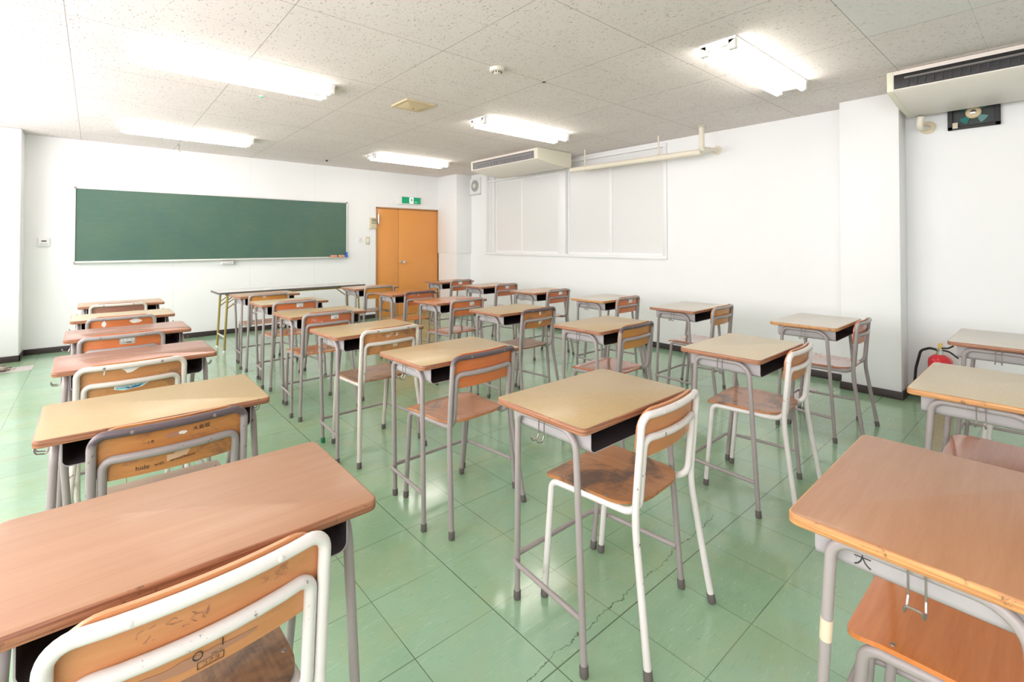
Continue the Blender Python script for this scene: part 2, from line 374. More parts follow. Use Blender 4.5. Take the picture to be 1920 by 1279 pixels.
    bm = bmesh.new(); box(bm, -.605, dx0-.03, FY-d, FY, 0, H, .002); box(bm, dx1+.03, 4.87, FY-d, FY, 0, H, .002); box(bm, LX, -.60+.008, 7.40-d, 7.40, 0, H, .002); box(bm, -.605, -.593, 7.40-d, FY, 0, H, .002)
    struct('baseboard_front', bm, bb)
    bm = bmesh.new(); box(bm, RX-d, RX, 1.30, 7.12, 0, H, .002); box(bm, RX-d, RX, BY, .885, 0, H, .002); box(bm, 4.95-d, 4.95, .885-d, 1.30+d, 0, H, .002)
    box(bm, 4.95, RX, .885-d, .885, 0, H, .002); box(bm, 4.95, RX, 1.30, 1.30+d, 0, H, .002); box(bm, 4.873, RX, 7.14-d, 7.14, 0, H, .002)
    struct('baseboard_right', bm, bb)
    bm = bmesh.new(); box(bm, LX, LX+d, BY, 7.40, 0, H, .002); struct('baseboard_left', bm, bb)
    # double door
    dm = plain('orange painted door', (.80, .335, .085), .38, coat=.15); df = plain('brown door frame', (.46, .24, .11), .5)
    bm = bmesh.new(); box(bm, dx0-.022, dx0, FY-.012, FY+.1, 0, dz+.02, .003); box(bm, dx1, dx1+.018, FY-.012, FY+.1, 0, dz+.02, .003); box(bm, dx0-.022, dx1+.018, FY-.012, FY+.1, dz, dz+.022, .003)
    door = struct('door_1', bm, df); ms = 4.068
    for a, b in ((dx0+.002, ms-.002), (ms+.002, dx1-.002)):
        bm = bmesh.new(); box(bm, a, b, FY+.01, FY+.05, .0005, dz-.002, .004); ob('door_leaf', bm, dm, door)
    bm = bmesh.new(); lathe(bm, [(.028, 0), (.028, .006), (.012, .008), (.012, .035), (.026, .04), (.03, .055), (.024, .066), (.0, .068)], (ms+.075, FY+.01, .94), 20, 'y')
    for v in bm.verts: v.co.y = 2*(FY+.01)-v.co.y
    lathe(bm, [(.01, -.012), (.01, .0)], (ms+.075, FY-.04, .94), 12, 'y')
    tube(bm, [(ms+.075, FY-.035, .94), (ms+.02, FY-.04, .94), (ms-.0, FY-.03, .94)], .009)
    ob('door_handle', bm, M['chrome'], door)
    for x, z in ((dx0+.012, 1.705), (dx1+.006, 1.665)):
        bm = bmesh.new(); box(bm, x-.013, x+.013, FY-.03, FY-.004, z-.1, z+.06, .004); lathe(bm, [(.012, z-.11), (.014, z-.1), (.014, z+.06), (.012, z+.07)], (x, FY-.03, 0), 12); ob('hinge', bm, M['chrome'], door)
    bm = bmesh.new(); box(bm, -.02, .3, .0, .02, 0, .5)
    bm.free()
    pt = plain('worn patch of pale floor tile', (.60, .54, .52), .35)
    for i, (a, b, c, d2) in enumerate(((-1.0, -.465, 6.83, 7.06), (4.05, 4.75, 1.42, 1.56))):
        bm = bmesh.new(); box(bm, a, b, c, d2, .0001, .0012); struct('trim_%d' % (4+i), bm, pt)
room()

# ------------------------------------------------------------------ things on the walls and ceiling
def blackboard():
    t = thing('blackboard', 'long green chalkboard with thin metal frame on the front wall', 'blackboard', (1.467, FY, 1.05))
    m, n, l, p = newmat('green chalkboard'); v = coords(n, l, (1, 1, 1), rnd=False); a = noise(n, l, v, 1.4, 5, .65, .3); b = noise(n, l, coords(n, l, (2, 2, 9), rnd=False), 3, 4, .7)
    c = mix(n, l, ramp(n, l, a, .38, .72), (.058, .135, .105), (.085, .16, .10)); c = mix(n, l, mth(n, l, 'MULTIPLY', ramp(n, l, b, .5, .8), .3), c, (.10, .22, .19))
    l.new(c, p.inputs['Base Color']); p.inputs['Roughness'].default_value = .42; p.inputs['Specular IOR Level'].default_value = .6
    hw, h = 1.64, .875
    bm = bmesh.new(); box(bm, -hw, hw, -.02, -.002, .006, h); ob('writing_surface', bm, m, t)
    al = plain('pale aluminium frame', (.78, .77, .75), .4, .3)
    bm = bmesh.new()
    for a, b in ((-hw-.014, -hw), (hw, hw+.014)): box(bm, a, b, -.034, -.002, -.02, h+.016, .003)
    box(bm, -hw-.014, hw+.014, -.034, -.002, h, h+.016, .003); box(bm, -hw-.014, hw+.014, -.034, -.002, -.022, .006, .003); ob('frame', bm, al, t)
    bm = bmesh.new(); prism(bm, [(-.034, -.018), (-.085, -.018), (-.09, -.006), (-.086, -.006), (-.08, -.012), (-.034, -.012)], 'x', -hw, hw); ob('chalk_tray', bm, al, t)
    bm = bmesh.new()
    for x in (-hw-.004, hw+.004):
        for z in (-.02, h+.006): box(bm, x-.013, x+.013, -.037, -.03, z-.01, z+.014, .003)
    ob('corner_bracket', bm, M['wire'], t)
    er = plain('orange felt eraser', (.72, .33, .20), .8)
    for x, lab in ((2.89, 'orange chalkboard eraser on the chalk tray, the left one'), (3.015, 'orange chalkboard eraser on the chalk tray, right one beside the blue clip')):
        e = thing('chalkboard_eraser', lab, 'eraser', (x, FY-.062, 1.046), 0, 'erasers on the chalk tray')
        bm = bmesh.new(); box(bm, -.05, .05, -.02, .02, 0, .022, .004); ob('felt_pad', bm, er, e)
        bm = bmesh.new(); box(bm, -.05, .05, -.018, .018, .022, .036, .006, 3); ob('eraser_body', bm, plain('pale orange eraser back', (.80, .45, .32), .6), e)
    bc = thing('chalk_clip', 'small blue plastic clip at the right end of the chalk tray', 'clip', (3.10, FY-.06, 1.046))
    bl = plain('blue plastic', (.02, .16, .68), .4)
    bm = bmesh.new(); lathe(bm, [(.022, 0), (.024, .01), (.02, .035), (.012, .05)]); ob('clip_base', bm, bl, bc)
    bm = bmesh.new(); lathe(bm, [(.012, .045), (.018, .055), (.018, .075), (.008, .085)]); ob('clip_knob', bm, bl, bc)
    s = thing('eraser_cleaner_box', 'small white box mounted under the middle of the chalkboard', 'box', (1.40, FY, .975))
    w = plain('off white plastic', (.78, .78, .78), .5)
    bm = bmesh.new(); box(bm, -.08, .08, -.07, -.001, 0, .048, .006, 3); ob('box_body', bm, w, s)
    bm = bmesh.new(); box(bm, -.06, .06, -.074, -.07, .012, .034, .001); ob('front_slot', bm, plain('light grey plastic', (.6, .6, .62), .5), s)
blackboard()

def exit_sign():
    t = thing('exit_sign', 'green and white emergency exit sign above the orange door', 'sign', (4.26, FY, 2.035))
    bm = bmesh.new(); box(bm, -.225, .225, -.045, -.001, -.068, .068, .005); ob('housing', bm, plain('sign housing', (.84, .83, .80), .5), t)
    bm = bmesh.new(); box(bm, -.16, .215, -.049, -.045, -.055, .06, .001); ob('green_panel', bm, plain('exit green', (.0, .20, .085), .4, emit=(0, .25, .11), es=.25), t)
    wm = plain('exit white', (.9, .92, .9), .4, emit=(.9, .95, .9), es=.3)
    bm = bmesh.new(); box(bm, -.012, .068, -.0505, -.049, -.05, .055); ob('white_doorway', bm, wm, t)
    fig = bmesh.new(); F = lambda pts: prism(fig, pts, 'y', -.0525, -.0505)
    F([(.030+.009*math.cos(a*PI/6), .040+.009*math.sin(a*PI/6)) for a in range(12)])
    for q in ([(.018, .03), (.036, .026), (.044, .0), (.026, -.002)], [(.020, .028), (.002, .012), (.006, .006), (.024, .018)], [(.036, .026), (.054, .008), (.050, .002), (.036, .014)],
              [(.026, .0), (.012, -.022), (-.004, -.024), (-.004, -.03), (.016, -.03), (.034, -.004)], [(.036, .002), (.044, .002), (.050, -.022), (.046, -.046), (.038, -.046), (.040, -.022)]): F(q)
    ob('running_figure', fig, plain('exit dark green', (0, .12, .06), .5), t)
    text('\u975e\u5e38\u53e3', .018, .0003, wm, t, (.12, -.0497, -.025), (PI/2, 0, 0))
exit_sign()

def wallbits():
    be = plain('beige plastic', (.66, .58, .40), .5); w = plain('white plastic', (.86, .86, .85), .45); dg = plain('grey green display', (.33, .32, .22), .4)
    t = thing('control_panel', 'beige control box on the wall beside the top of the orange door', 'control panel', (3.572, FY, 1.615))
    bm = bmesh.new(); box(bm, -.055, .055, -.05, -.001, -.092, .09, .004); ob('case', bm, be, t)
    bm = bmesh.new(); box(bm, -.04, .05, -.053, -.05, .02, .075, .001); box(bm, -.04, .05, -.053, -.05, -.012, .008, .001); ob('display_window', bm, dg, t)
    for x, z, hw, hh, mt, lab in ((3.487, 1.315, .034, .066, be, 'beige light switch plate left of the orange door'), (3.34, 1.33, .03, .045, w, 'faint white light switch plate between chalkboard and orange door')):
        s = thing('light_switch', lab, 'switch', (x, FY, z)); bm = bmesh.new(); box(bm, -hw, hw, -.012, -.001, -hh, hh, .003); ob('plate', bm, mt, s)
        bm = bmesh.new(); box(bm, -hw*.5, hw*.5, -.018, -.012, -hh*.5, hh*.5, .002); ob('rocker', bm, w if mt is be else plain('switch rocker', (.78, .78, .76), .5), s)
    s = thing('thermostat', 'square white thermostat with dark display left of the chalkboard', 'thermostat', (-.44, FY, 1.284))
    bm = bmesh.new(); box(bm, -.05, .05, -.025, -.001, -.05, .05, .006, 3); ob('case', bm, w, s)
    bm = bmesh.new(); box(bm, -.022, .022, -.027, -.025, .004, .02, .001); ob('display', bm, plain('dark display', (.08, .08, .08), .3), s)
    bm = bmesh.new(); box(bm, -.035, .035, -.0265, -.025, -.036, -.012, .001); ob('button_cover', bm, plain('pale grey cover', (.72, .72, .73), .5), s)
wallbits()

def lamp(x0, yc, lab):
    t = thing('fluorescent_light', lab, 'ceiling light', (x0+.61, yc, ZC), 0, 'twin tube fluorescent lights on the ceiling')
    wm = plain('white enamelled metal', (.85, .85, .84), .4) if 'enamel' not in M else M['enamel']; M['enamel'] = wm
    em = M.get('tube')
    if not em: em = M['tube'] = plain('lit fluorescent tube', (.95, .95, .92), .4, emit=(1, .965, .87), es=TUBE)
    if 'lm' not in M:
        bm = bmesh.new(); prism(bm, [(-.115, 0), (-.115, -.012), (-.06, -.045), (.06, -.045), (.115, -.012), (.115, 0)], 'x', -.612, .612); M['lm'] = mesh_from(bm, 'lamp_housing')
        bm = bmesh.new(); box(bm, -.02, .02, -.024, .024, -.075, -.008, .008, 3); M['ls'] = mesh_from(bm, 'lamp_socket')
        bm = bmesh.new(); lathe(bm, [(.013, -.575), (.0162, -.57), (.0162, .57), (.013, .575)], (0, 0, 0), 16, 'x'); M['lt'] = mesh_from(bm, 'fluorescent_tube')
    ob('housing', M['lm'], wm, t)
    for y in (-.088, .088):
        for x in (-.592, .592): ob('tube_socket', M['ls'], plain('socket plastic', (.78, .76, .74), .5) if 'sock' not in M else M['sock'], t, (x, y, 0))
        ob('fluorescent_tube', M['lt'], em, t, (0, y, -.066))
lamp(.195, 3.86, 'lit twin tube light over the left side of the room, second from chalkboard')
lamp(.195, 6.40, 'lit twin tube light nearest the chalkboard, on the left side')
lamp(2.845, 3.80, 'lit twin tube light beside the ceiling air conditioner, exposed left socket')
lamp(2.865, 6.27, 'smallest lit twin tube light, near the exit sign and orange door')
lamp(2.87, 1.39, 'lit twin tube light nearest the camera, at upper right')

def ceiling_bits():
    t = thing('smoke_detector', 'round cream smoke detector on the ceiling', 'smoke detector', (2.144, 2.631, ZC))
    cm = plain('cream plastic', (.74, .70, .60), .45)
    bm = bmesh.new(); lathe(bm, [(.052, 0), (.052, -.018), (.047, -.024), (.0, -.025)][:3]+[(.03, -.027)], n=28); ob('base', bm, cm, t)
    bm = bmesh.new(); lathe(bm, [(.03, -.026), (.028, -.038), (.018, -.044)], n=24); ob('sensor_cap', bm, cm, t)
    bm = bmesh.new()
    for k in range(10): a = k*PI/5; box(bm, .0295*math.cos(a)-.004, .0295*math.cos(a)+.004, .0295*math.sin(a)-.004, .0295*math.sin(a)+.004, -.036, -.029)
    ob('sensor_slots', bm, plain('dark slots', (.05, .04, .03), .6), t)
    t = thing('ceiling_vent', 'square yellowed beige cover plate on the ceiling', 'vent cover', (2.15, 3.83, ZC))
    ym = plain('yellowed plastic', (.70, .56, .36), .5)
    bm = bmesh.new(); prism(bm, rrect(-.145, .145, -.145, .145, .01), 'z', -.012, 0); ob('frame', bm, ym, t)
    bm = bmesh.new(); a = rrect(-.11, .11, -.11, .11, .015); b = rrect(-.06, .06, -.06, .06, .015)
    A = [bm.verts.new((x, y, -.012)) for x, y in a]; B = [bm.verts.new((x, y, -.03)) for x, y in b]; n = len(A)
    for i in range(n): bm.faces.new((A[i], A[(i+1) % n], B[(i+1) % n], B[i]))
    bm.faces.new(B); ob('raised_cover', bm, ym, t)
    bm = bmesh.new(); lathe(bm, [(.006, -.034), (.006, -.029)], n=12); ob('screw', bm, plain('rusty screw', (.25, .12, .06), .6), t)
    gm = plain('green plastic plug', (.25, .62, .5), .5); dk = plain('dark metal', (.06, .05, .05), .5)
    t = thing('ceiling_plug', 'tiny pale green plug on the ceiling beside the left light', 'plug', (1.05, 4.43, ZC)); bm = bmesh.new(); lathe(bm, [(.016, 0), (.016, -.01), (.01, -.014)], n=16); ob('plug_head', bm, gm, t)
    bm = bmesh.new(); lathe(bm, [(.02, 0), (.02, -.002)], n=16); ob('flange', bm, M['torn'], t)
    t = thing('ceiling_hook', 'small dark wire hook on the ceiling above the chalkboard', 'hook', (.796, 7.33, ZC)); bm = bmesh.new()
    tube(bm, fillet([(0, 0, 0), (0, 0, -.07), (.012, 0, -.085), (.02, 0, -.07)], .006, 4), .0025, 8); ob('wire', bm, M['wire'], t)
    bm = bmesh.new(); lathe(bm, [(.012, 0), (.012, -.003)], n=12); ob('base', bm, dk, t)
    t = thing('sprinkler_stub', 'small dark knob on the ceiling near the right end of the chalkboard', 'knob', (2.60, 7.2, ZC)); bm = bmesh.new(); lathe(bm, [(.014, -.022), (.018, -.012), (.008, 0)], n=12); ob('knob', bm, dk, t)
    bm = bmesh.new(); lathe(bm, [(.024, 0), (.024, -.002)], n=16); ob('flange', bm, plain('grey flange', (.4, .37, .34), .5), t)
    t = thing('ceiling_bolt', 'small dark bolt at the ceiling board joint beside the smoke detector', 'bolt', (2.60, 2.62, ZC)); bm = bmesh.new(); lathe(bm, [(.010, 0), (.011, -.004), (.006, -.008)], n=10); ob('bolt_head', bm, dk, t)
    bm = bmesh.new(); lathe(bm, [(.018, 0), (.018, -.0015)], n=12); ob('washer', bm, plain('grey washer', (.25, .22, .2), .5), t)
ceiling_bits()

def aircon(y0, y1, xf, xb, lab, dark):
    t = thing('air_conditioner', lab, 'air conditioner', ((xf+xb)/2, (y0+y1)/2, ZC), 0, 'ceiling air conditioners along the right wall')
    cm = plain('cream casing', (.86, .79, .73), .4); L = (y1-y0)/2; a = xf-(xf+xb)/2; b = -a
    prof = [(a+.01, -.004), (a, -.02), (a+.004, -.142), (a+.02, -.153), (a+.3, -.190), (b-.04, -.209), (b, -.19), (b, -.004)]
    bm = bmesh.new(); prism(bm, prof, 'y', -L+.035, L-.035)
    ob('casing', bm, cm, t)
    for s in (-1, 1):
        bm = bmesh.new(); prism(bm, [(x+(.003 if x > 0 else -.003), z-.003 if z < -.1 else z) for x, z in prof], 'y', min(s*L, s*(L-.035)), max(s*L, s*(L-.035)))
        ob('end_cap', bm, plain('cream end cap', (.80, .77, .64), .45), t)
    g = plain('grille dark', (.012, .011, .012) if dark else (.19, .18, .185), .5)
    bm = bmesh.new(); box(bm, a-.004, a+.01, -L+.07 if not dark else -L+.04, L-.04, -.135, -.035, .003); gr = ob('air_outlet', bm, g, t)
    bm = bmesh.new(); prism(bm, [(a-.006, -.075), (a-.016, -.07), (a-.016, -.064), (a-.006, -.06)], 'y', -L+.1, L-.1); ob('louver', bm, plain('louver grey', (.24, .22, .21) if dark else (.36, .35, .35), .4), gr)
    bm = bmesh.new(); k = -L+.12
    while k < L-.12:
        box(bm, a-.010, a-.004, k, k+.006, -.125, -.08); k += .045
    box(bm, a-.007, a-.005, -L+.1, L-.1, -.112, -.109); box(bm, a-.007, a-.005, -L+.1, L-.1, -.098, -.095)
    ob('vertical_vanes', bm, plain('vane grey', (.045, .043, .048) if dark else (.27, .26, .265), .4), gr)
    return t
aircon(4.44, 5.88, 4.29, 4.93, 'cream ceiling air conditioner above the frosted windows', False)
aircon(-.62, .84, 4.33, 5.08, 'cream ceiling air conditioner with black vent at the upper right corner', True)

def pipes():
    pm = plain('ivory pipe insulation', (.80, .74, .62), .55)
    t = thing('drain_pipe', 'ivory insulated pipe run from the ceiling along the window to the air conditioner', 'pipe', (4.87, 2.52, ZC))
    bm = bmesh.new(); tube(bm, [(-.02, 0, 0), (-.02, 0, -.22)], .027, 16); tube(bm, [(-.02, 0, -.2), (.0, 0, -.245)], .027, 16); ob('riser', bm, pm, t)
    bm = bmesh.new(); lathe(bm, [(.045, 0), (.045, -.008), (.03, -.012)], (-.02, 0, 0), 20); ob('ceiling_flange', bm, plain('grey beige flange', (.6, .55, .48), .5), t)
    bm = bmesh.new(); tube(bm, [(.03, .03, -.262), (.03, 1.0, -.252), (.03, 1.90, -.245)], .034, 18); ob('long_run', bm, pm, t)
    bm = bmesh.new(); tube(bm, [(-.01, 0, -.24), (.12, 0, -.225), (.335, 0, -.213)], .022, 14); ob('branch', bm, pm, t)
    bm = bmesh.new(); lathe(bm, [(.05, .33), (.05, .32), (.035, .312)], (0, 0, -.213), 20, 'x'); ob('wall_flange', bm, pm, t)
    for y in (.55, 1.65): bm = bmesh.new(); tube(bm, [(.03, y, -.235), (.03, y, -.001)], .009, 10); lathe(bm, [(.036, y-.014), (.038, y-.012), (.038, y+.012), (.036, y+.014)], (.03, 0, -.252), 20, 'y'); ob('pipe_hanger', bm, pm, t)
    t = thing('elbow_pipe', 'short ivory elbow pipe entering the wall under the right air conditioner', 'pipe', (5.1, .77, 2.24))
    bm = bmesh.new(); tube(bm, fillet([(-.075, -.015, .052), (-.06, -.0, -.035), (.095, -.03, -.015)], .04, 6), .024, 14); ob('elbow', bm, pm, t)
    bm = bmesh.new(); lathe(bm, [(.05, .098), (.052, .09), (.034, .082)], (0, -.03, -.015), 20, 'x'); ob('wall_collar', bm, plain('yellowed collar', (.78, .66, .48), .6), t)
pipes()

def fans():
    t = thing('exhaust_fan', 'black framed exhaust fan with teal blades in the right wall', 'fan', (RX, .465, 2.295))
    bk = plain('black dusty metal', (.025, .022, .024), .6)
    bm = bmesh.new(); 
    for a, b, c, d in ((-.15, -.12, -.12, .14), (.12, .15, -.12, .14), (-.15, .15, -.12, -.095), (-.15, .15, .12, .14)): box(bm, -.03, -.001, a, b, c, d, .003)
    ob('frame', bm, bk, t)
    bm = bmesh.new(); box(bm, -.006, -.001, -.125, .125, -.10, .125); ob('back_plate', bm, plain('grimy black green', (.03, .04, .035), .5), t)
    tm = plain('teal plastic', (.02, .18, .17), .35)
    for k in range(4):
        a0 = 3.55+k*PI/2; bm = bmesh.new(); v = []
        for i in range(9):
            a = a0+i*.09; r = .092
            v.append((-.012+i*.0008, math.cos(a)*r, math.sin(a)*r))
        for i in range(8, -1, -1):
            a = a0+.15+i*.055; v.append((-.012+i*.0008, math.cos(a)*.03, math.sin(a)*.03))
        top = [bm.verts.new(q) for q in v]; bot = [bm.verts.new((q[0]-.002, q[1], q[2])) for q in v]; n = len(v)
        bm.faces.new(top); bm.faces.new(bot[::-1])
        for i in range(n): bm.faces.new((top[i], top[(i+1) % n], bot[(i+1) % n], bot[i]))
        ob('fan_blade', bm, tm, t, (0, 0, .0))
    bm = bmesh.new(); lathe(bm, [(.046, -.008), (.046, -.02), (.036, -.03), (.020, -.032)], (0, 0, .0), 28, 'x'); ob('hub', bm, plain('cream hub', (.74, .60, .38), .45), t)
    bm = bmesh.new(); lathe(bm, [(.018, -.031), (.018, -.038), (.010, -.042)], (0, 0, .0), 20, 'x'); ob('hub_cap', bm, M['chrome'], t)
    bm = bmesh.new(); box(bm, -.04, -.03,   .088, .12, -.112, -.066, .003); ob('socket', bm, plain('ivory socket', (.66, .58, .45), .5), t)
    t = thing('wall_fan', 'small square white ventilation fan high in the far right corner', 'fan', (RX, 6.975, 2.305))
    wm = plain('white fan casing', (.84, .84, .83), .45)
    bm = bmesh.new(); prism(bm, rrect(-.155, .155, -.14, .14, .015), 'x', -.03, -.001); ob('casing', bm, wm, t)
    bm = bmesh.new(); lathe(bm, [(.105, -.03), (.105, -.036), (.09, -.038)], n=30, axis='x'); ob('round_grille', bm, plain('grey grille', (.36, .38, .37), .5), t)
    bm = bmesh.new(); lathe(bm, [(.042, -.037), (.042, -.05), (.03, -.054)], n=24, axis='x'); ob('hub', bm, plain('ivory fan hub', (.74, .70, .60), .5), t)
    bm = bmesh.new(); box(bm, -.05, -.002, -.15, .15, -.165, -.143, .004); ob('lower_ledge', bm, plain('pale grey ledge', (.66, .67, .66), .5), t)
fans()

def extinguisher():
    t = thing('fire_extinguisher', 'red fire extinguisher with black hose on the floor by the right wall', 'fire extinguisher', (5.05, .66, 0), -.3)
    rd = plain('glossy red', (.72, .015, .03), .2, coat=.5); bk = plain('black rubber hose', (.015, .015, .018), .45)
    bm = bmesh.new(); r = .076; lathe(bm, [(r-.006, 0), (r, .008), (r, .33), (r*.97, .35), (r*.8, .372), (r*.5, .388), (.022, .394)], n=32); ob('cylinder', bm, rd, t)
    bm = bmesh.new(); lathe(bm, [(.024, .392), (.024, .412), (.016, .414), (.016, .425), (.022, .427), (.022, .436)], n=20); ob('valve', bm, M['chrome'], t)
    bm = bmesh.new(); tube(bm, fillet([(0, .015, .425), (0, .07, .43), (.0, .13, .40), (0, .165, .25), (0, .175, .13)], .05, 6), .0095, 12); h = ob('hose', bm, bk, t)
    bm = bmesh.new(); lathe(bm, [(.011, .07), (.013, .13), (.009, .14)], (0, .175, 0), 12); ob('nozzle', bm, bk, h)
    bm = bmesh.new(); tube(bm, fillet([(0, .01, .44), (0, -.05, .45), (0, -.085, .475)], .03, 5), .006, 10); ob('carry_handle', bm, bk, t)
    bm = bmesh.new(); tube(bm, fillet([(0, 0, .43), (0, -.06, .425), (0, -.115, .385)], .05, 5), .0065, 10); ob('trigger', bm, bk, t)
    bm = bmesh.new(); lathe(bm, [(.010, .436), (.014, .448), (.017, .47), (.01, .482)], n=14); ob('safety_pin', bm, plain('yellow pin', (.85, .62, .2), .4), t)
    bm = bmesh.new(); box(bm, -.005, .006, .016, .030, .37, .415, .002); ob('tag', bm, plain('yellow tag', (.7, .72, .1), .5), t)
extinguisher()

def folding_table():
    ang = math.radians(1.6)
    t = thing('folding_table', 'long white topped folding table with dark edge in front of the chalkboard', 'table', (1.975, 6.64, 0), ang)
    tp = laminate('white laminate', (.80, .79, .77), (.74, .73, .71), .22); eg = plain('dark grey edge band', (.13, .115, .11), .5)
    ol = rrect(-.90, .90, -.225, .225, .03); ob('tabletop', slab(ol, .676, .70, .004), [tp, eg], t)
    gm = plain('olive gold painted steel', (.36, .27, .075), .4)
    for s in (-1, 1):
        for y in (-.185, .185):
            bm = bmesh.new(); tube(bm, [(s*.80, y, .675), (s*.83, y, .012)], .0125, 12); lg = ob('leg', bm, gm, t)
            bm = bmesh.new(); lathe(bm, [(.015, 0), (.015, .02), (.012, .024)], (s*.83, y, 0), 12); ob('foot_cap', bm, plain('white foot', (.8, .8, .78), .6), lg)
        bm = bmesh.new(); tube(bm, [(s*.823, -.185, .17), (s*.823, .185, .17)], .009, 10); ob('cross_bar', bm, M['cream'], t)
        for y in (-.18, .18):
            bm = bmesh.new(); tube(bm, [(s*.81, y, .50), (s*.58, y, .672)], .007, 8); tube(bm, [(s*.805, y*.9, .56), (s*.65, y*.9, .672)], .006, 8); ob('folding_brace', bm, gm, t)
    bm = bmesh.new(); box(bm, -.82, .82, -.19, -.165, .655, .676, .002); box(bm, -.82, .82, .165, .19, .655, .676, .002); ob('under_rail', bm, gm, t)
folding_table()

def scrap():
    t = thing('dust_clump', 'small brown clump of dust and scraps on the floor by the left pillar', 'dust clump', (-.70, 6.93, .001))
    bm = bmesh.new(); rd = random.Random(3)
    for k in range(34):
        a = rd.random()*6.28; r = .07*rd.random(); p = Vector((r*math.cos(a), r*math.sin(a), .012+.03*rd.random())); q = [p]
        for i in range(4): p = p+Vector((rd.uniform(-.03, .03), rd.uniform(-.03, .03), rd.uniform(-.015, .012))); p.z = max(.005, p.z); q.append(p)
        tube(bm, q, .0035, 6)
    ob('tangled_fibres', bm, plain('brown dust', (.27, .21, .15), .9), t)
    bm = bmesh.new(); bmesh.ops.create_icosphere(bm, subdivisions=3, radius=.055)
    for v in bm.verts: v.co *= 1+rd.uniform(-.15, .15); v.co.z = max(0, v.co.z*.45+.02)
    ob('dust_core', bm, plain('grey dust', (.36, .32, .27), .95), t)
scrap()

# ------------------------------------------------------------------ school desks
DM = {}
def desk_meshes():
    DM['top'] = mesh_from(slab(rrect(-.30, .30, -.20, .20, .022), .709, .73, .0035), 'desk_top')
    R = .0105; n = 12
    for s in (-1, 1):
        P = fillet([(s*.213, .182, .004), (s*.254, .132, .692), (s*.257, -.132, .692), (s*.276, -.18, .004)], [.04, .065], 8)
        k = next(i for i, p in enumerate(P) if p.z > .69 and p.y < .1); mid = Vector((s*.2555, .01, .692))
        bm = bmesh.new(); tube(bm, P[:k]+[mid], R, n); DM['far', s] = mesh_from(bm, 'far_leg')
        bm = bmesh.new(); tube(bm, [mid]+P[k:], R, n); DM['near', s] = mesh_from(bm, 'near_leg')
        # sloping foot caps
        for key, a, b in (('far', (s*.213, .182), (s*.254, .132)), ('near', (s*.276, -.18), (s*.257, -.132))):
            d = (Vector((b[0], b[1], .692))-Vector((a[0], a[1], .004))).normalized(); o = Vector((a[0], a[1], 0))
            bm = bmesh.new(); tube(bm, [o+d*.001, o+d*.004, o+d*.030, o+d*.033], .0132, 14, rr=[.0125, .0135, .0132, .0118]); DM['cap', key, s] = mesh_from(bm, 'foot_cap')
    S = fillet([(-.266, -.165, .15), (-.238, .19, .15), (.238, .19, .15), (.266, -.165, .15)], .045, 8)
    bm = bmesh.new(); tube(bm, S, .0085, 12); DM['stretcher'] = mesh_from(bm, 'stretcher')
    # open book tray: sheet U section with rounded lower corners and a back plate
    w, z0, z1, r, th = .241, .636, .709, .02, .0028
    def U(w, z0, r):
        o = [(-w, z1)]
        for k in range(7): a = PI+PI/2*k/6; o.append((-w+r+r*math.cos(a), z0+r+r*math.sin(a)))
        for k in range(7): a = 3*PI/2+PI/2*k/6; o.append((w-r+r*math.cos(a), z0+r+r*math.sin(a)))
        o.append((w, z1)); return o
    A = U(w, z0, r); B = U(w-th, z0+th, r-th); bm = bmesh.new(); ya, yb = -.178, .165
    a0 = [bm.verts.new((x, ya, z)) for x, z in A]; a1 = [bm.verts.new((x, yb, z)) for x, z in A]
    b0 = [bm.verts.new((x, ya, z)) for x, z in B]; b1 = [bm.verts.new((x, yb-th, z)) for x, z in B]; m = len(A)
    for i in range(m-1):
        bm.faces.new((a0[i], a0[i+1], a1[i+1], a1[i])).material_index = 0
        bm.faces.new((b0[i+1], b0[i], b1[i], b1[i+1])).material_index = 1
        bm.faces.new((a0[i], b0[i], b0[i+1], a0[i+1])).material_index = 0
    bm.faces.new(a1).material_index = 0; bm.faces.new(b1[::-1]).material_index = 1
    bm.faces.new((a0[0], a1[0], b1[0], b0[0])); bm.faces.new((a0[-1], b0[-1], b1[-1], a1[-1])); bm.faces.new((a1[0], a1[-1], b1[-1], b1[0]))
    DM['tray'] = mesh_from(bm, 'book_tray')
    for s in (-1, 1):
        bm = bmesh.new(); x = s*.272
        for y in (-.012, .012): tube(bm, [(x, y, .708), (x, y, .652)], .0018, 8)
        tube(bm, fillet([(x, -.012, .652), (x+s*.008, -.013, .634), (x+s*.030, -.013, .638), (x+s*.036, -.011, .652), (x+s*.036, .011, .652), (x+s*.030, .013, .638), (x+s*.008, .013, .634), (x, .012, .652)], .005, 3), .0021, 8)
        DM['hook', s] = mesh_from(bm, 'bag_hook')
desk_meshes()
def desk(x, y, rz, top, edge, frame, label, group, capg=False, sx=1):
    t = thing('school_desk', label, 'desk', (x, y, 0), rz, group); t.scale.x = sx
    ob('tabletop', DM['top'], [M[top], M[edge]], t)
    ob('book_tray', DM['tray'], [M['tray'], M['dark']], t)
    for key in ('far', 'near'):
        for s in (-1, 1):
            l = ob('leg', DM[key, s], M[frame], t); c = ob('foot_cap', DM['cap', key, s], M['cap'], l)
            if capg and key == 'far' and s == -1: c.material_slots[0].material = M['capgreen']; c['label'] = 'green rubber foot cap'
    ob('stretcher', DM['stretcher'], M[frame], t)
    for s in (-1, 1): ob('bag_hook', DM['hook', s], M['wire'], t)
    return t

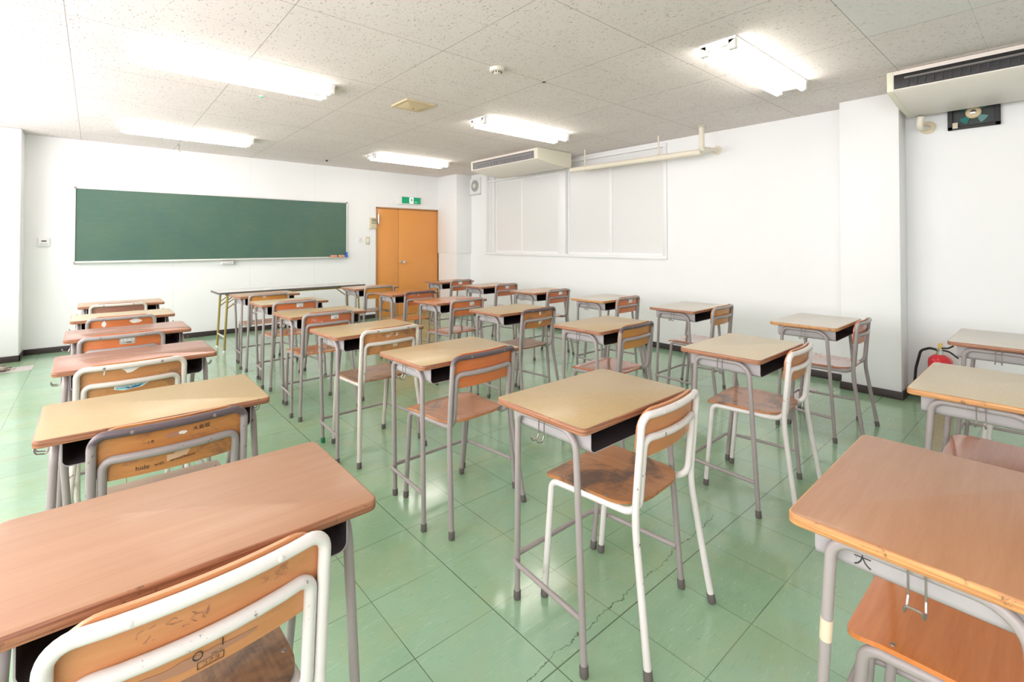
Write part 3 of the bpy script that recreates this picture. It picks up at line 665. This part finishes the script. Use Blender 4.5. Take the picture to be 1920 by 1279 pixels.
# ------------------------------------------------------------------ school chairs
CM = {}
def ytube(z): return -.172-.083*(z-.42)
BOW = .024
def bow(x): return -BOW*(1-min(1, (x/.187)**2))
def panel(rows, nx, fn, fn2):
    """sheet from rows (v, half width); fn = rear/under face, fn2 = other face"""
    bm = bmesh.new(); A = []; B = []
    for v, w in rows:
        A.append([bm.verts.new(fn(w*(2*i/nx-1), v)) for i in range(nx+1)]); B.append([bm.verts.new(fn2(w*(2*i/nx-1), v)) for i in range(nx+1)])
    R = len(rows)
    for j in range(R-1):
        for i in range(nx):
            bm.faces.new((A[j][i], A[j][i+1], A[j+1][i+1], A[j+1][i])); bm.faces.new((B[j][i], B[j+1][i], B[j+1][i+1], B[j][i+1]))
        bm.faces.new((A[j][0], A[j+1][0], B[j+1][0], B[j][0])); bm.faces.new((A[j][nx], B[j][nx], B[j+1][nx], A[j+1][nx]))
    for j in (0, R-1):
        for i in range(nx): bm.faces.new((A[j][i], B[j][i], B[j][i+1], A[j][i+1]))
    return bm
def rrows(v0, v1, w, r0, r1, k=7, mid=6, taper=0):
    out = []
    def W(v): return w+taper*(v-v0)/(v1-v0)
    for i in range(k+1): a = PI/2*i/k; v = v0+r0*(1-math.cos(a)); out.append((v, W(v)-r0*(1-math.sin(a))))
    for i in range(1, mid): v = v0+r0+(v1-v0-r0-r1)*i/mid; out.append((v, W(v)))
    for i in range(k+1): a = PI/2*(1-i/k); v = v1-r1*(1-math.cos(a)); out.append((v, W(v)-r1*(1-math.sin(a))))
    return out
def back_pt(s, z, off=0): return (s, ytube(z)+.0115+bow(s)-off, z)
def seat_z(x, y):
    f = max(0, (y-.11)/.085); r = max(0, (-.08-y)/.1)
    return .4455-.010*f*f+.007*r*r-.006*(1-(x/.19)**2)*max(0, 1-(y/.2)**2)+.001
def chair_meshes():
    R = .0114; n = 14
    top = [(-.187, ytube(.735), .735)]+[(x, ytube(.735)+bow(x), .735) for x in (-.12, -.08, -.04, 0, .04, .08, .12)]+[(.187, ytube(.735), .735)]
    P = fillet([(-.22, -.235, .004), (-.187, ytube(.42), .42)]+top+[(.187, ytube(.42), .42), (.22, -.235, .004)], [.5, .058]+[0]*7+[.058, .5], 8)
    i0 = max(i for i, p in enumerate(P[:len(P)//2]) if p.z < .44)+1; i1 = len(P)-1-i0
    bm = bmesh.new(); tube(bm, P[i0:i1+1], R, n); CM['back_frame'] = mesh_from(bm, 'back_frame')
    bm = bmesh.new(); tube(bm, P[:i0+1], R, n); CM['rear', -1] = mesh_from(bm, 'rear_leg')
    bm = bmesh.new(); tube(bm, P[i1:], R, n); CM['rear', 1] = mesh_from(bm, 'rear_leg')
    z2 = .662; xi = .1635
    mid = [(-xi, ytube(z2), z2)]+[(x, ytube(z2)+bow(x*1.12), z2) for x in (-.11, -.07, -.035, 0, .035, .07, .11)]+[(xi, ytube(z2), z2)]
    Q = fillet([(-.175, .205, .004), (-.178, .165, .4235), (-xi, ytube(.42), .4235)]+mid+[(xi, ytube(.42), .4235), (.178, .165, .4235), (.175, .205, .004)], [.032, .062, .05]+[0]*7+[.05, .062, .032], 8)
    j0 = next(i for i, p in enumerate(Q) if p.y < .13); j1 = len(Q)-1-j0; ma = Vector((-.173, .06, .4235)); mb = Vector((.173, .06, .4235))
    bm = bmesh.new(); tube(bm, [ma]+Q[j0:j1+1]+[mb], R, n); CM['seat_frame'] = mesh_from(bm, 'seat_frame')
    bm = bmesh.new(); tube(bm, Q[:j0]+[ma], R, n); CM['front', -1] = mesh_from(bm, 'front_leg')
    bm = bmesh.new(); tube(bm, [mb]+Q[j1+1:], R, n); CM['front', 1] = mesh_from(bm, 'front_leg')
    for key, a, b in (('rear', (.22, -.235, .004), (.187, ytube(.42), .42)), ('front', (.175, .205, .004), (.178, .165, .4235))):
        for s in (-1, 1):
            A = Vector((s*a[0], a[1], .0)); d = (Vector((s*b[0], b[1], b[2]))-Vector((s*a[0], a[1], a[2]))).normalized()
            bm = bmesh.new(); tube(bm, [A+d*.0015, A+d*.005, A+d*.030, A+d*.033], .013, 14, rr=[.0125, .0138, .0136, .012]); CM['cap', key, s] = mesh_from(bm, 'foot_cap')
    CM['backrest'] = mesh_from(panel(rrows(.600, .750, .184, .036, .062), 14, lambda s, z: back_pt(s, z), lambda s, z: back_pt(s, z, -.009)), 'backrest', ang=.9)
    rows = []
    for i in range(11): a = PI/2*i/10; rows.append((-.165+.10*(1-math.cos(a)), .06+.116*math.sin(a)))
    for i in range(1, 7): rows.append((-.065+.235*i/7, .176+.008*i/7))
    for i in range(8): a = PI/2*(1-i/7); rows.append((.170+.03*math.sin(PI/2-a), .184-.03*(1-math.sin(a))))
    CM['seat'] = mesh_from(panel(rows, 14, lambda s, y: (s, y, seat_z(s, y)-.010), lambda s, y: (s, y, seat_z(s, y))), 'seat', ang=.9)
    bm = bmesh.new(); lathe(bm, [(.0055, 0), (.005, .0012), (.0025, .0022)], n=10); CM['bolt'] = mesh_from(bm, 'bolt')
chair_meshes()
def chair(x, yback, rz, frame, back, seat, label, group):
    c, s_ = math.cos(rz), math.sin(rz); yo = .2
    t = thing('school_chair', label, 'chair', (x-s_*yo, yback+c*yo, 0), rz, group)
    low = 'grey' if frame == 'greyworn' else frame
    for key in ('rear', 'front'):
        for s in (-1, 1): l = ob('leg', CM[key, s], M[low], t); ob('foot_cap', CM['cap', key, s], M['cap'], l)
    bf = ob('back_frame', CM['back_frame'], M[frame], t); ob('seat_frame', CM['seat_frame'], M[low], t)
    b = ob('backrest', CM['backrest'], M[back], t); st = ob('seat', CM['seat'], M[seat], t)
    for sx in (-.1, .1): ob('bolt', CM['bolt'], M['bolt'] if frame != 'white' else M['white'], bf, (sx, ytube(.735)+bow(sx)-.0105, .735), (PI/2, 0, 0))
    for sx in (-.168, .168):
        for sy in (-.055, .12): ob('bolt', CM['bolt'], M['bolt'], st, (sx*.98, sy, seat_z(sx, sy)-.0004))
    return t, b, st
def patch(parent, name, pts, m, off=.0006, label=None):
    """thin paper shape on the back of the backrest; outline in (sideways, height)"""
    bm = bmesh.new(); f = bm.faces.new([bm.verts.new((a, 0, b)) for a, b in pts]); bmesh.ops.triangulate(bm, faces=[f]); bmesh.ops.subdivide_edges(bm, edges=bm.edges[:], cuts=2, use_grid_fill=True)
    for v in bm.verts: v.co = Vector(back_pt(v.co.x, v.co.z, off))
    r = bmesh.ops.extrude_face_region(bm, geom=bm.faces[:])
    for g in r['geom']:
        if isinstance(g, bmesh.types.BMVert): g.co.y -= .0004
    o = ob(name, bm, m, parent)
    if label: o['label'] = label
    return o
def ink(parent, body, size, s0, z0, m=None, ang=0, off=.0012, name='handwriting', shear=0, sx=1):
    o = text(body, size, 0, m or M['ink'], parent, (0, 0, 0), (0, 0, 0), name, shear=shear); me = o.data; ca, sa = math.cos(ang), math.sin(ang)
    for v in me.vertices:
        a, b = v.co.x*sx, v.co.y; v.co = Vector(back_pt(s0+a*ca-b*sa, z0+a*sa+b*ca, off))
    return o
def scribble(parent, s0, s1, z0, z1, m, n, seed, r=.0006, off=.0008, name='pen_marks'):
    rd = random.Random(seed); bm = bmesh.new()
    for k in range(n):
        a, b = rd.uniform(s0, s1), rd.uniform(z0, z1); q = []
        for i in range(rd.randint(2, 4)): q.append(back_pt(a, b, off)); a += rd.uniform(-.009, .011); b += rd.uniform(-.008, .008); a = min(max(a, s0), s1); b = min(max(b, z0), z1)
        tube(bm, q, r, 5)
    return ob(name, bm, m, parent)
def rect(s, z, w, h): return [(s-w/2, z-h/2), (s+w/2, z-h/2), (s+w/2, z+h/2), (s-w/2, z+h/2)]
def blob(s, z, w, h, seed, n=14):
    rd = random.Random(seed); return [(s+w/2*math.cos(2*PI*k/n)*rd.uniform(.7, 1.1), z+h/2*math.sin(2*PI*k/n)*rd.uniform(.6, 1.1)) for k in range(n)]
def idsticker(b, s, z, m='sticker', w=.058, h=.036):
    p = patch(b, 'number_sticker', rect(s, z, w, h), M[m], label='silver number sticker' if m == 'silver' else 'white number sticker')
    if m == 'silver': patch(b, 'sticker_field', rect(s, z+h*.18, w*.82, h*.36), M['sticker'], .0013)
    ink(b, '1', h*.52, s-w*.27, z+h*.18, off=.0022, name='sticker_number'); ink(b, 'No. 73w', h*.26, s+w*.14, z+h*.2, off=.0022, name='sticker_text')
    ink(b, '\u25a1 \u25a0\u25a0\u25a0', h*.22, s+w*.05, z-h*.27, off=.0022, name='sticker_text')

# ------------------------------------------------------------------ placing the class
XA, XB, XC, XD = -.125+.3, 1.068+.3, 2.305+.3, 3.565+.305
COLS = dict(A='leftmost column', B='second column from left', C='third column from left', D='column along the right wall')
GRP = dict(A='desks of the leftmost column', B='desks of the second column', C='desks of the third column', D='desks of the column along the right wall')
GRC = dict(A='chairs of the leftmost column', B='chairs of the second column', C='chairs of the third column', D='chairs of the column along the right wall')
# id: x centre, y of the near edge, turn in degrees, top, edge, frame, how it looks
DESKS = dict(
 A1=(XA+.02, 5.46, 0, 'top_pale', 'edge', 'grey', 'pale topped school desk farthest from the camera in the leftmost column'),
 A2=(XA+0, 4.50, 0, 'beigepale', 'edge', 'grey', 'pale beige topped school desk, second from the front in the leftmost column'),
 A3=(XA-.005, 3.65, .8, 'top_red', 'edge', 'grey', 'reddish wood school desk, third from the front in the leftmost column'),
 A4=(XA-.01, 2.77, 1, 'top_red', 'edge', 'grey', 'reddish wood school desk with bright reflection, fourth from front in the leftmost column'),
 A5=(XA+0, 1.84, 0, 'beige', 'edge', 'grey', 'beige topped school desk second nearest the camera in the leftmost column'),
 A6=(XA-.015, .958, -.3, 'top_brown', 'edge', 'grey', 'light brown wood desk filling the bottom left of the photo'),
 B1=(XB+.02, 5.45, 3, 'top_pale', 'edge', 'grey', 'pale wood school desk right behind the folding table, second column from left'),
 B2=(XB+.02, 4.60, 2, 'beigepale', 'edge', 'grey', 'pale tan school desk, second from the front in the second column'),
 B3=(XB-.005, 3.70, 2, 'beige', 'edge', 'grey', 'tan topped school desk, third from the front in the second column'),
 B4=(XB-.035, 2.75, 2.5, 'beige', 'edge', 'grey', 'beige topped school desk with a green foot cap, fourth in the second column'),
 B5=(XB+.01, 1.86, 2, 'beige', 'edge', 'grey', 'beige topped school desk just beyond the central desk, in the second column'),
 B6=(XB+.0, .92, .5, 'beige', 'edge', 'grey', 'beige topped school desk in the centre, with the white framed worn chair'),
 B7=(XB-.01, -.02, .8, 'top_orange', 'edge_orange', 'grey', 'orange wood school desk at the bottom right corner with wire hook'),
 C1=(XC+.0, 5.50, 3, 'top_pale', 'edge', 'grey', 'pale wood school desk left of the orange door, front of third column'),
 C2=(XC+.03, 4.62, 1, 'top_rust', 'edge', 'grey', 'orange topped school desk before the orange door, second in third column'),
 C3=(XC-.005, 3.70, 2, 'top_rust', 'edge', 'grey', 'glossy rust orange school desk, third from the front in the third column'),
 C4=(XC+.01, 2.82, 1, 'beige', 'edge', 'grey', 'tan topped school desk, fourth from the front in the third column'),
 C5=(XC+.01, 1.86, 1, 'beige', 'edge', 'grey', 'tan topped school desk, fifth from the front in the third column'),
 C6=(XC+.0, .93, 1, 'beigepale', 'edge', 'grey', 'pale tan desk right of the central desk with a white framed chair'),
 C7=(XC-.01, 0.0, .3, 'beigepale', 'edge_orange', 'grey', 'pale tan desk with orange edge just beyond the bottom right orange desk'),
 D1=(XD-.0, 5.64, 2, 'top_rust', 'edge', 'grey', 'farthest school desk along the right wall, in front of the orange door edge'),
 D2=(XD+.02, 4.74, 3, 'top_pale', 'edge', 'grey', 'shiny pale school desk, second from the front along the right wall'),
 D3=(XD+.02, 3.78, 2, 'top_pale', 'edge', 'grey', 'shiny pale school desk, third from the front along the right wall'),
 D4=(XD-.005, 2.83, 2, 'greige', 'edge_orange', 'grey', 'greyish school desk, fourth from the front along the right wall'),
 D5=(XD+.005, 1.94, 2, 'greige', 'edge', 'grey', 'greyish school desk, fifth from the front along the right wall'),
 D6=(XD-.02, .96, 1, 'greige', 'edge_orange', 'grey', 'greyish school desk before the right wall pillar'),
 D7=(XD+.0, .04, .5, 'greige', 'edge', 'grey', 'greyish school desk at the right edge beside the fire extinguisher'))
DO = {}
for k, (x, y, r, top, edge, fr, lab) in DESKS.items():
    DO[k] = desk(x, y+.2, math.radians(r), top, edge, fr, lab, GRP[k[0]], k == 'B4', 1.03 if k[0] == 'D' else 1)
# beige tape round one leg and a pen mark on the tray of the near right desk
lg = [c for c in DO['B7'].children if c.name.startswith('leg')][0]
bm = bmesh.new(); P = Vector((-.213, .182, .004)); d = (Vector((-.254, .132, .692))-P).normalized(); tube(bm, [P+d*.475, P+d*.52], .0112, 16); o = ob('tape_band', bm, M['tape'], lg); o['label'] = 'beige tape band'
tr = [c for c in DO['B7'].children if c.name.startswith('book_tray')][0]
o = text('\u5927', .03, 0, M['ink'], tr, (-.2416, .085, .662), (PI/2, 0, -PI/2), 'handwriting')

CHAIRS = dict(
 A1=(.165, 5.39, 0, 'cream', 'back_dull', 'seat_brown', 'cream framed chair with dull brown backrest, front of the leftmost column'),
 A2=(.155, 4.43, 0, 'grey', 'seat_orange2', 'seat_orange', 'chair with two torn white patches on its orange backrest, leftmost column'),
 A3=(.13, 3.56, 1, 'grey', 'seat_orange2', 'seat_orange', 'chair with a silver number sticker on its orange backrest, leftmost column'),
 A4=(.135, 2.70, 1.5, 'cream', 'back_tan', 'seat_brown', 'cream framed chair with a blue and white lettered sticker, leftmost column'),
 A5=(.185, 1.75, 1, 'greyworn', 'back_amber2', 'seat_grey', 'chair with handwriting on its backrest and dark rubbed top bar'),
 A6=(.14, .89, 3, 'white', 'back_amber', 'seat_dark', 'white framed chair cropped at the bottom left of the photo'),
 B1=(1.36, 5.36, 3, 'grey', 'back_gold', 'seat_tan', 'chair with golden backrest behind the folding table, front of second column'),
 B2=(1.37, 4.53, 2, 'grey', 'seat_orange2', 'seat_orange', 'chair with white number sticker, second from the front in the second column'),
 B3=(1.335, 3.63, 2, 'grey', 'seat_red2', 'seat_orange', 'chair with white number sticker and chipped top bar, third in second column'),
 B4=(1.355, 2.67, 3, 'cream', 'back_tan', 'seat_brown', 'cream framed chair with white scribbles on a worn brown backrest'),
 B5=(1.385, 1.785, 3, 'greyworn', 'seat_orange2', 'seat_tan', 'chair with bright orange backrest and dark rubbed top bar, left of centre'),
 B6=(1.437, .853, 3.8, 'white', 'back_amber', 'seat_worn', 'white framed chair with heavily worn seat at the central desk'),
 B7=(1.40, -.08, 0, 'grey', 'seat_orange2', 'seat_orange', 'chair with shiny orange seat pushed under the bottom right desk'),
 C1=(2.60, 5.43, 3, 'grey', 'back_gold', 'seat_brown', 'chair with golden yellow backrest at the left edge of the orange door'),
 C2=(2.65, 4.55, 3, 'greyworn', 'seat_red2', 'seat_orange', 'chair with dark rubbed top bar before the orange door'),
 C3=(2.61, 3.63, 3, 'grey', 'seat_orange2', 'seat_red', 'chair with white number sticker and glossy red seat, third column'),
 C4=(2.655, 2.73, 3, 'greyworn', 'back_amber2', 'seat_brown', 'chair with strips of white tape down its worn backrest, third column'),
 C5=(2.625, 1.80, 3, 'greyworn', 'back_gold', 'seat_red', 'chair with plain golden orange backrest and dark rubbed top bar, third column'),
 C6=(2.645, .865, 4, 'white', 'back_amber', 'seat_tan', 'white framed chair with clean tan seat, right of the central desk'),
 C7=(2.635, -.07, 0, 'grey', 'seat_red2', 'seat_red', 'chair with reddish seat pushed under the desk at the right side'),
 D1=(3.90, 5.57, 4, 'grey', 'seat_red2', 'seat_red', 'farthest chair along the right wall, small white sticker on red brown backrest'),
 D2=(3.95, 4.65, 4, 'grey', 'seat_red2', 'seat_red', 'chair with white sticker, second from the front along the right wall'),
 D3=(3.91, 3.71, 4, 'grey', 'seat_red2', 'seat_red', 'chair with white sticker, third from the front along the right wall'),
 D4=(3.88, 2.76, 3, 'grey', 'seat_orange2', 'seat_red', 'chair with white sticker, fourth from the front along the right wall'),
 D5=(3.905, 1.85, 3, 'grey', 'back_gold', 'seat_red', 'chair without sticker on its amber backrest, fifth along the right wall'),
 D6=(3.90, .895, 3, 'grey', 'seat_red2', 'seat_red', 'grey framed chair standing before the right wall pillar'),
 D7=(3.91, -.08, 0, 'white', 'seat_red2', 'seat_red', 'chair with cream legs hidden behind the right hand desks'))
M['back_dull'] = wood('dull brown plywood', (.36, .17, .12), (.29, .13, .09), .4, 'x')
M['seat_orange2'] = wood('orange varnished backrest', (.70, .21, .065), (.60, .16, .05), .25, 'x', coat=.4)
M['seat_red2'] = wood('rust red varnished backrest', (.60, .18, .075), (.50, .135, .055), .25, 'x', coat=.4)
M['back_amber2'] = wood('worn amber plywood backrest', (.58, .25, .075), (.47, .18, .05), .32, 'x', worn=.2, wc=(.25, .11, .06))
M['seat_dark'] = wood('dark worn plywood', (.30, .155, .075), (.22, .105, .05), .45, 'y', worn=.6, wc=(.07, .04, .028), coat=.05, wscale=6)
M['seat_grey'] = wood('grey brown worn plywood', (.40, .30, .22), (.32, .23, .165), .5, 'x', coat=0)
BK = {}
for k, (x, y, r, fr, b, s, lab) in CHAIRS.items():
    t, BK[k], st = chair(x, y, math.radians(r), fr, b, s, lab, GRC[k[0]]); t.scale.z = {'B5': 1.032, 'B4': 1.027}.get(k, 1.006 if k[0] == 'A' else 1.016)
idsticker(BK['A3'], .018, .705, 'silver', .07, .036)
idsticker(BK['B2'], .03, .704); idsticker(BK['B3'], .04, .708)
idsticker(BK['C3'], .045, .70, w=.055, h=.034)
for k, s in (('D1', -.03), ('D2', .0), ('D3', .02), ('D4', .02)): patch(BK[k], 'number_sticker', rect(s, .705, .062, .036), M['sticker'], label='white number sticker'); ink(BK[k], '\u25a0\u25a0\u25a0\u25a0', .006, s, .700, M['silver'], off=.0018, name='sticker_text')
b = BK['A2']; patch(b, 'torn_patch', blob(-.10, .70, .03, .05, 4), M['torn']); patch(b, 'torn_patch', blob(.075, .705, .075, .035, 6), M['torn'])
b = BK['B1']; patch(b, 'torn_patch', rect(-.05, .715, .028, .012), M['torn'])
b = BK['A4']
patch(b, 'torn_patch', [(-.045, .722), (.0, .727), (.03, .733), (.075, .733), (.07, .724), (.02, .718), (-.005, .703), (-.022, .700), (-.03, .712)], M['torn'])
patch(b, 'torn_patch', [(-.10, .725), (-.092, .728), (-.098, .722), (-.098, .703), (-.102, .703)], M['torn'])
patch(b, 'band_sticker', [(-.065, .652), (.06, .662), (.058, .648), (.03, .632), (-.035, .626), (-.066, .634)], M['sticker'], label='white and blue lettered sticker')
patch(b, 'sticker_print', [(-.062, .642), (.056, .652), (.03, .636), (.0, .63), (-.03, .629), (-.06, .634)], M['skyblue'], .0013)
patch(b, 'sticker_print', [(-.03, .637), (.03, .642), (.018, .634), (-.015, .631)], M['navy'], .0018)
ink(b, 'Rising Force', .0245, -.001, .6472, M['navy'], .075, .0024, 'sticker_text', sx=.95); ink(b, 'Rising Force', .0240, -.003, .6484, M['sticker'], .075, .003, 'sticker_text', sx=.95)
b = BK['A5']
patch(b, 'torn_patch', blob(.02, .70, .028, .012, 8), M['torn']); patch(b, 'glue_stain', rect(-.002, .698, .035, .012), M['stain'])
patch(b, 'torn_label', [(-.018, .622), (.032, .630), (.044, .652), (.01, .652), (-.002, .641), (-.018, .642)], plain('old torn label', (.72, .45, .29), .7))
ink(b, 'hide', .019, -.075, .620, ang=.02); ink(b, 'with', .0135, -.036, .621, ang=.05); ink(b, 'spread/beaver', .0115, .022, .625, ang=.05)
ink(b, '\u5927\u5cf6\u5742', .0155, .068, .703, ang=.03); ink(b, '\u4e00\u58eb\u5dfb', .009, -.062, .690, ang=.05)
scribble(b, -.14, -.05, .635, .648, M['stain'], 16, 2); scribble(b, .05, .13, .63, .652, M['stain'], 22, 5); scribble(b, .118, .14, .645, .655, M['ink'], 5, 9)
b = BK['A6']
patch(b, 'glue_stain', blob(-.03, .622, .20, .018, 11, 24), M['stain'])
ink(b, '1', .018, .020, .6315, off=.002); ink(b, '\u25cb', .019, -.014, .627, off=.002, name='stamp'); ink(b, '\u30b3\u30af\u30e8', .0085, .004, .611, off=.002, name='stamp')
ink(b, 'S0051-24', .0042, .012, .6205, off=.002, name='stamp'); bm = bmesh.new()
for q in (((-.014, .6055), (.022, .6055)), ((.022, .6055), (.022, .6165)), ((.022, .6165), (-.014, .6165)), ((-.014, .6165), (-.014, .6055))): tube(bm, [back_pt(*q[0], .001), back_pt(*q[1], .001)], .0005, 5)
ob('stamp_border', bm, M['ink'], b); scribble(b, -.09, .0, .685, .705, M['stain'], 16, 12, .0005); scribble(b, .07, .12, .69, .71, M['stain'], 14, 22, .0004)
b = BK['B4']; scribble(b, -.035, .04, .692, .712, M['torn'], 15, 31, .0013); scribble(b, -.11, .12, .69, .712, plain('brown pen', (.22, .1, .05), .7), 26, 33, .0009)
patch(b, 'small_label', rect(.025, .64, .032, .018), M['tape']); scribble(b, -.11, -.03, .62, .65, plain('brown pen faint', (.33, .16, .08), .7), 14, 35, .0009)
b = BK['C4']; patch(b, 'white_tape', rect(.0, .712, .022, .032), M['sticker']); patch(b, 'white_tape', [(-.012, .655), (.045, .655), (.012, .632), (-.004, .62), (-.012, .632)], M['sticker']); scribble(b, .03, .12, .69, .72, M['stain'], 20, 41, .0009)
b = BK['C2']; scribble(b, -.12, -.02, .70, .72, M['torn'], 14, 51, .0008)
b = BK['B3']; scribble(b, -.13, -.02, .66, .70, M['torn'], 16, 55, .0006)
bpy.context.view_layer.update()
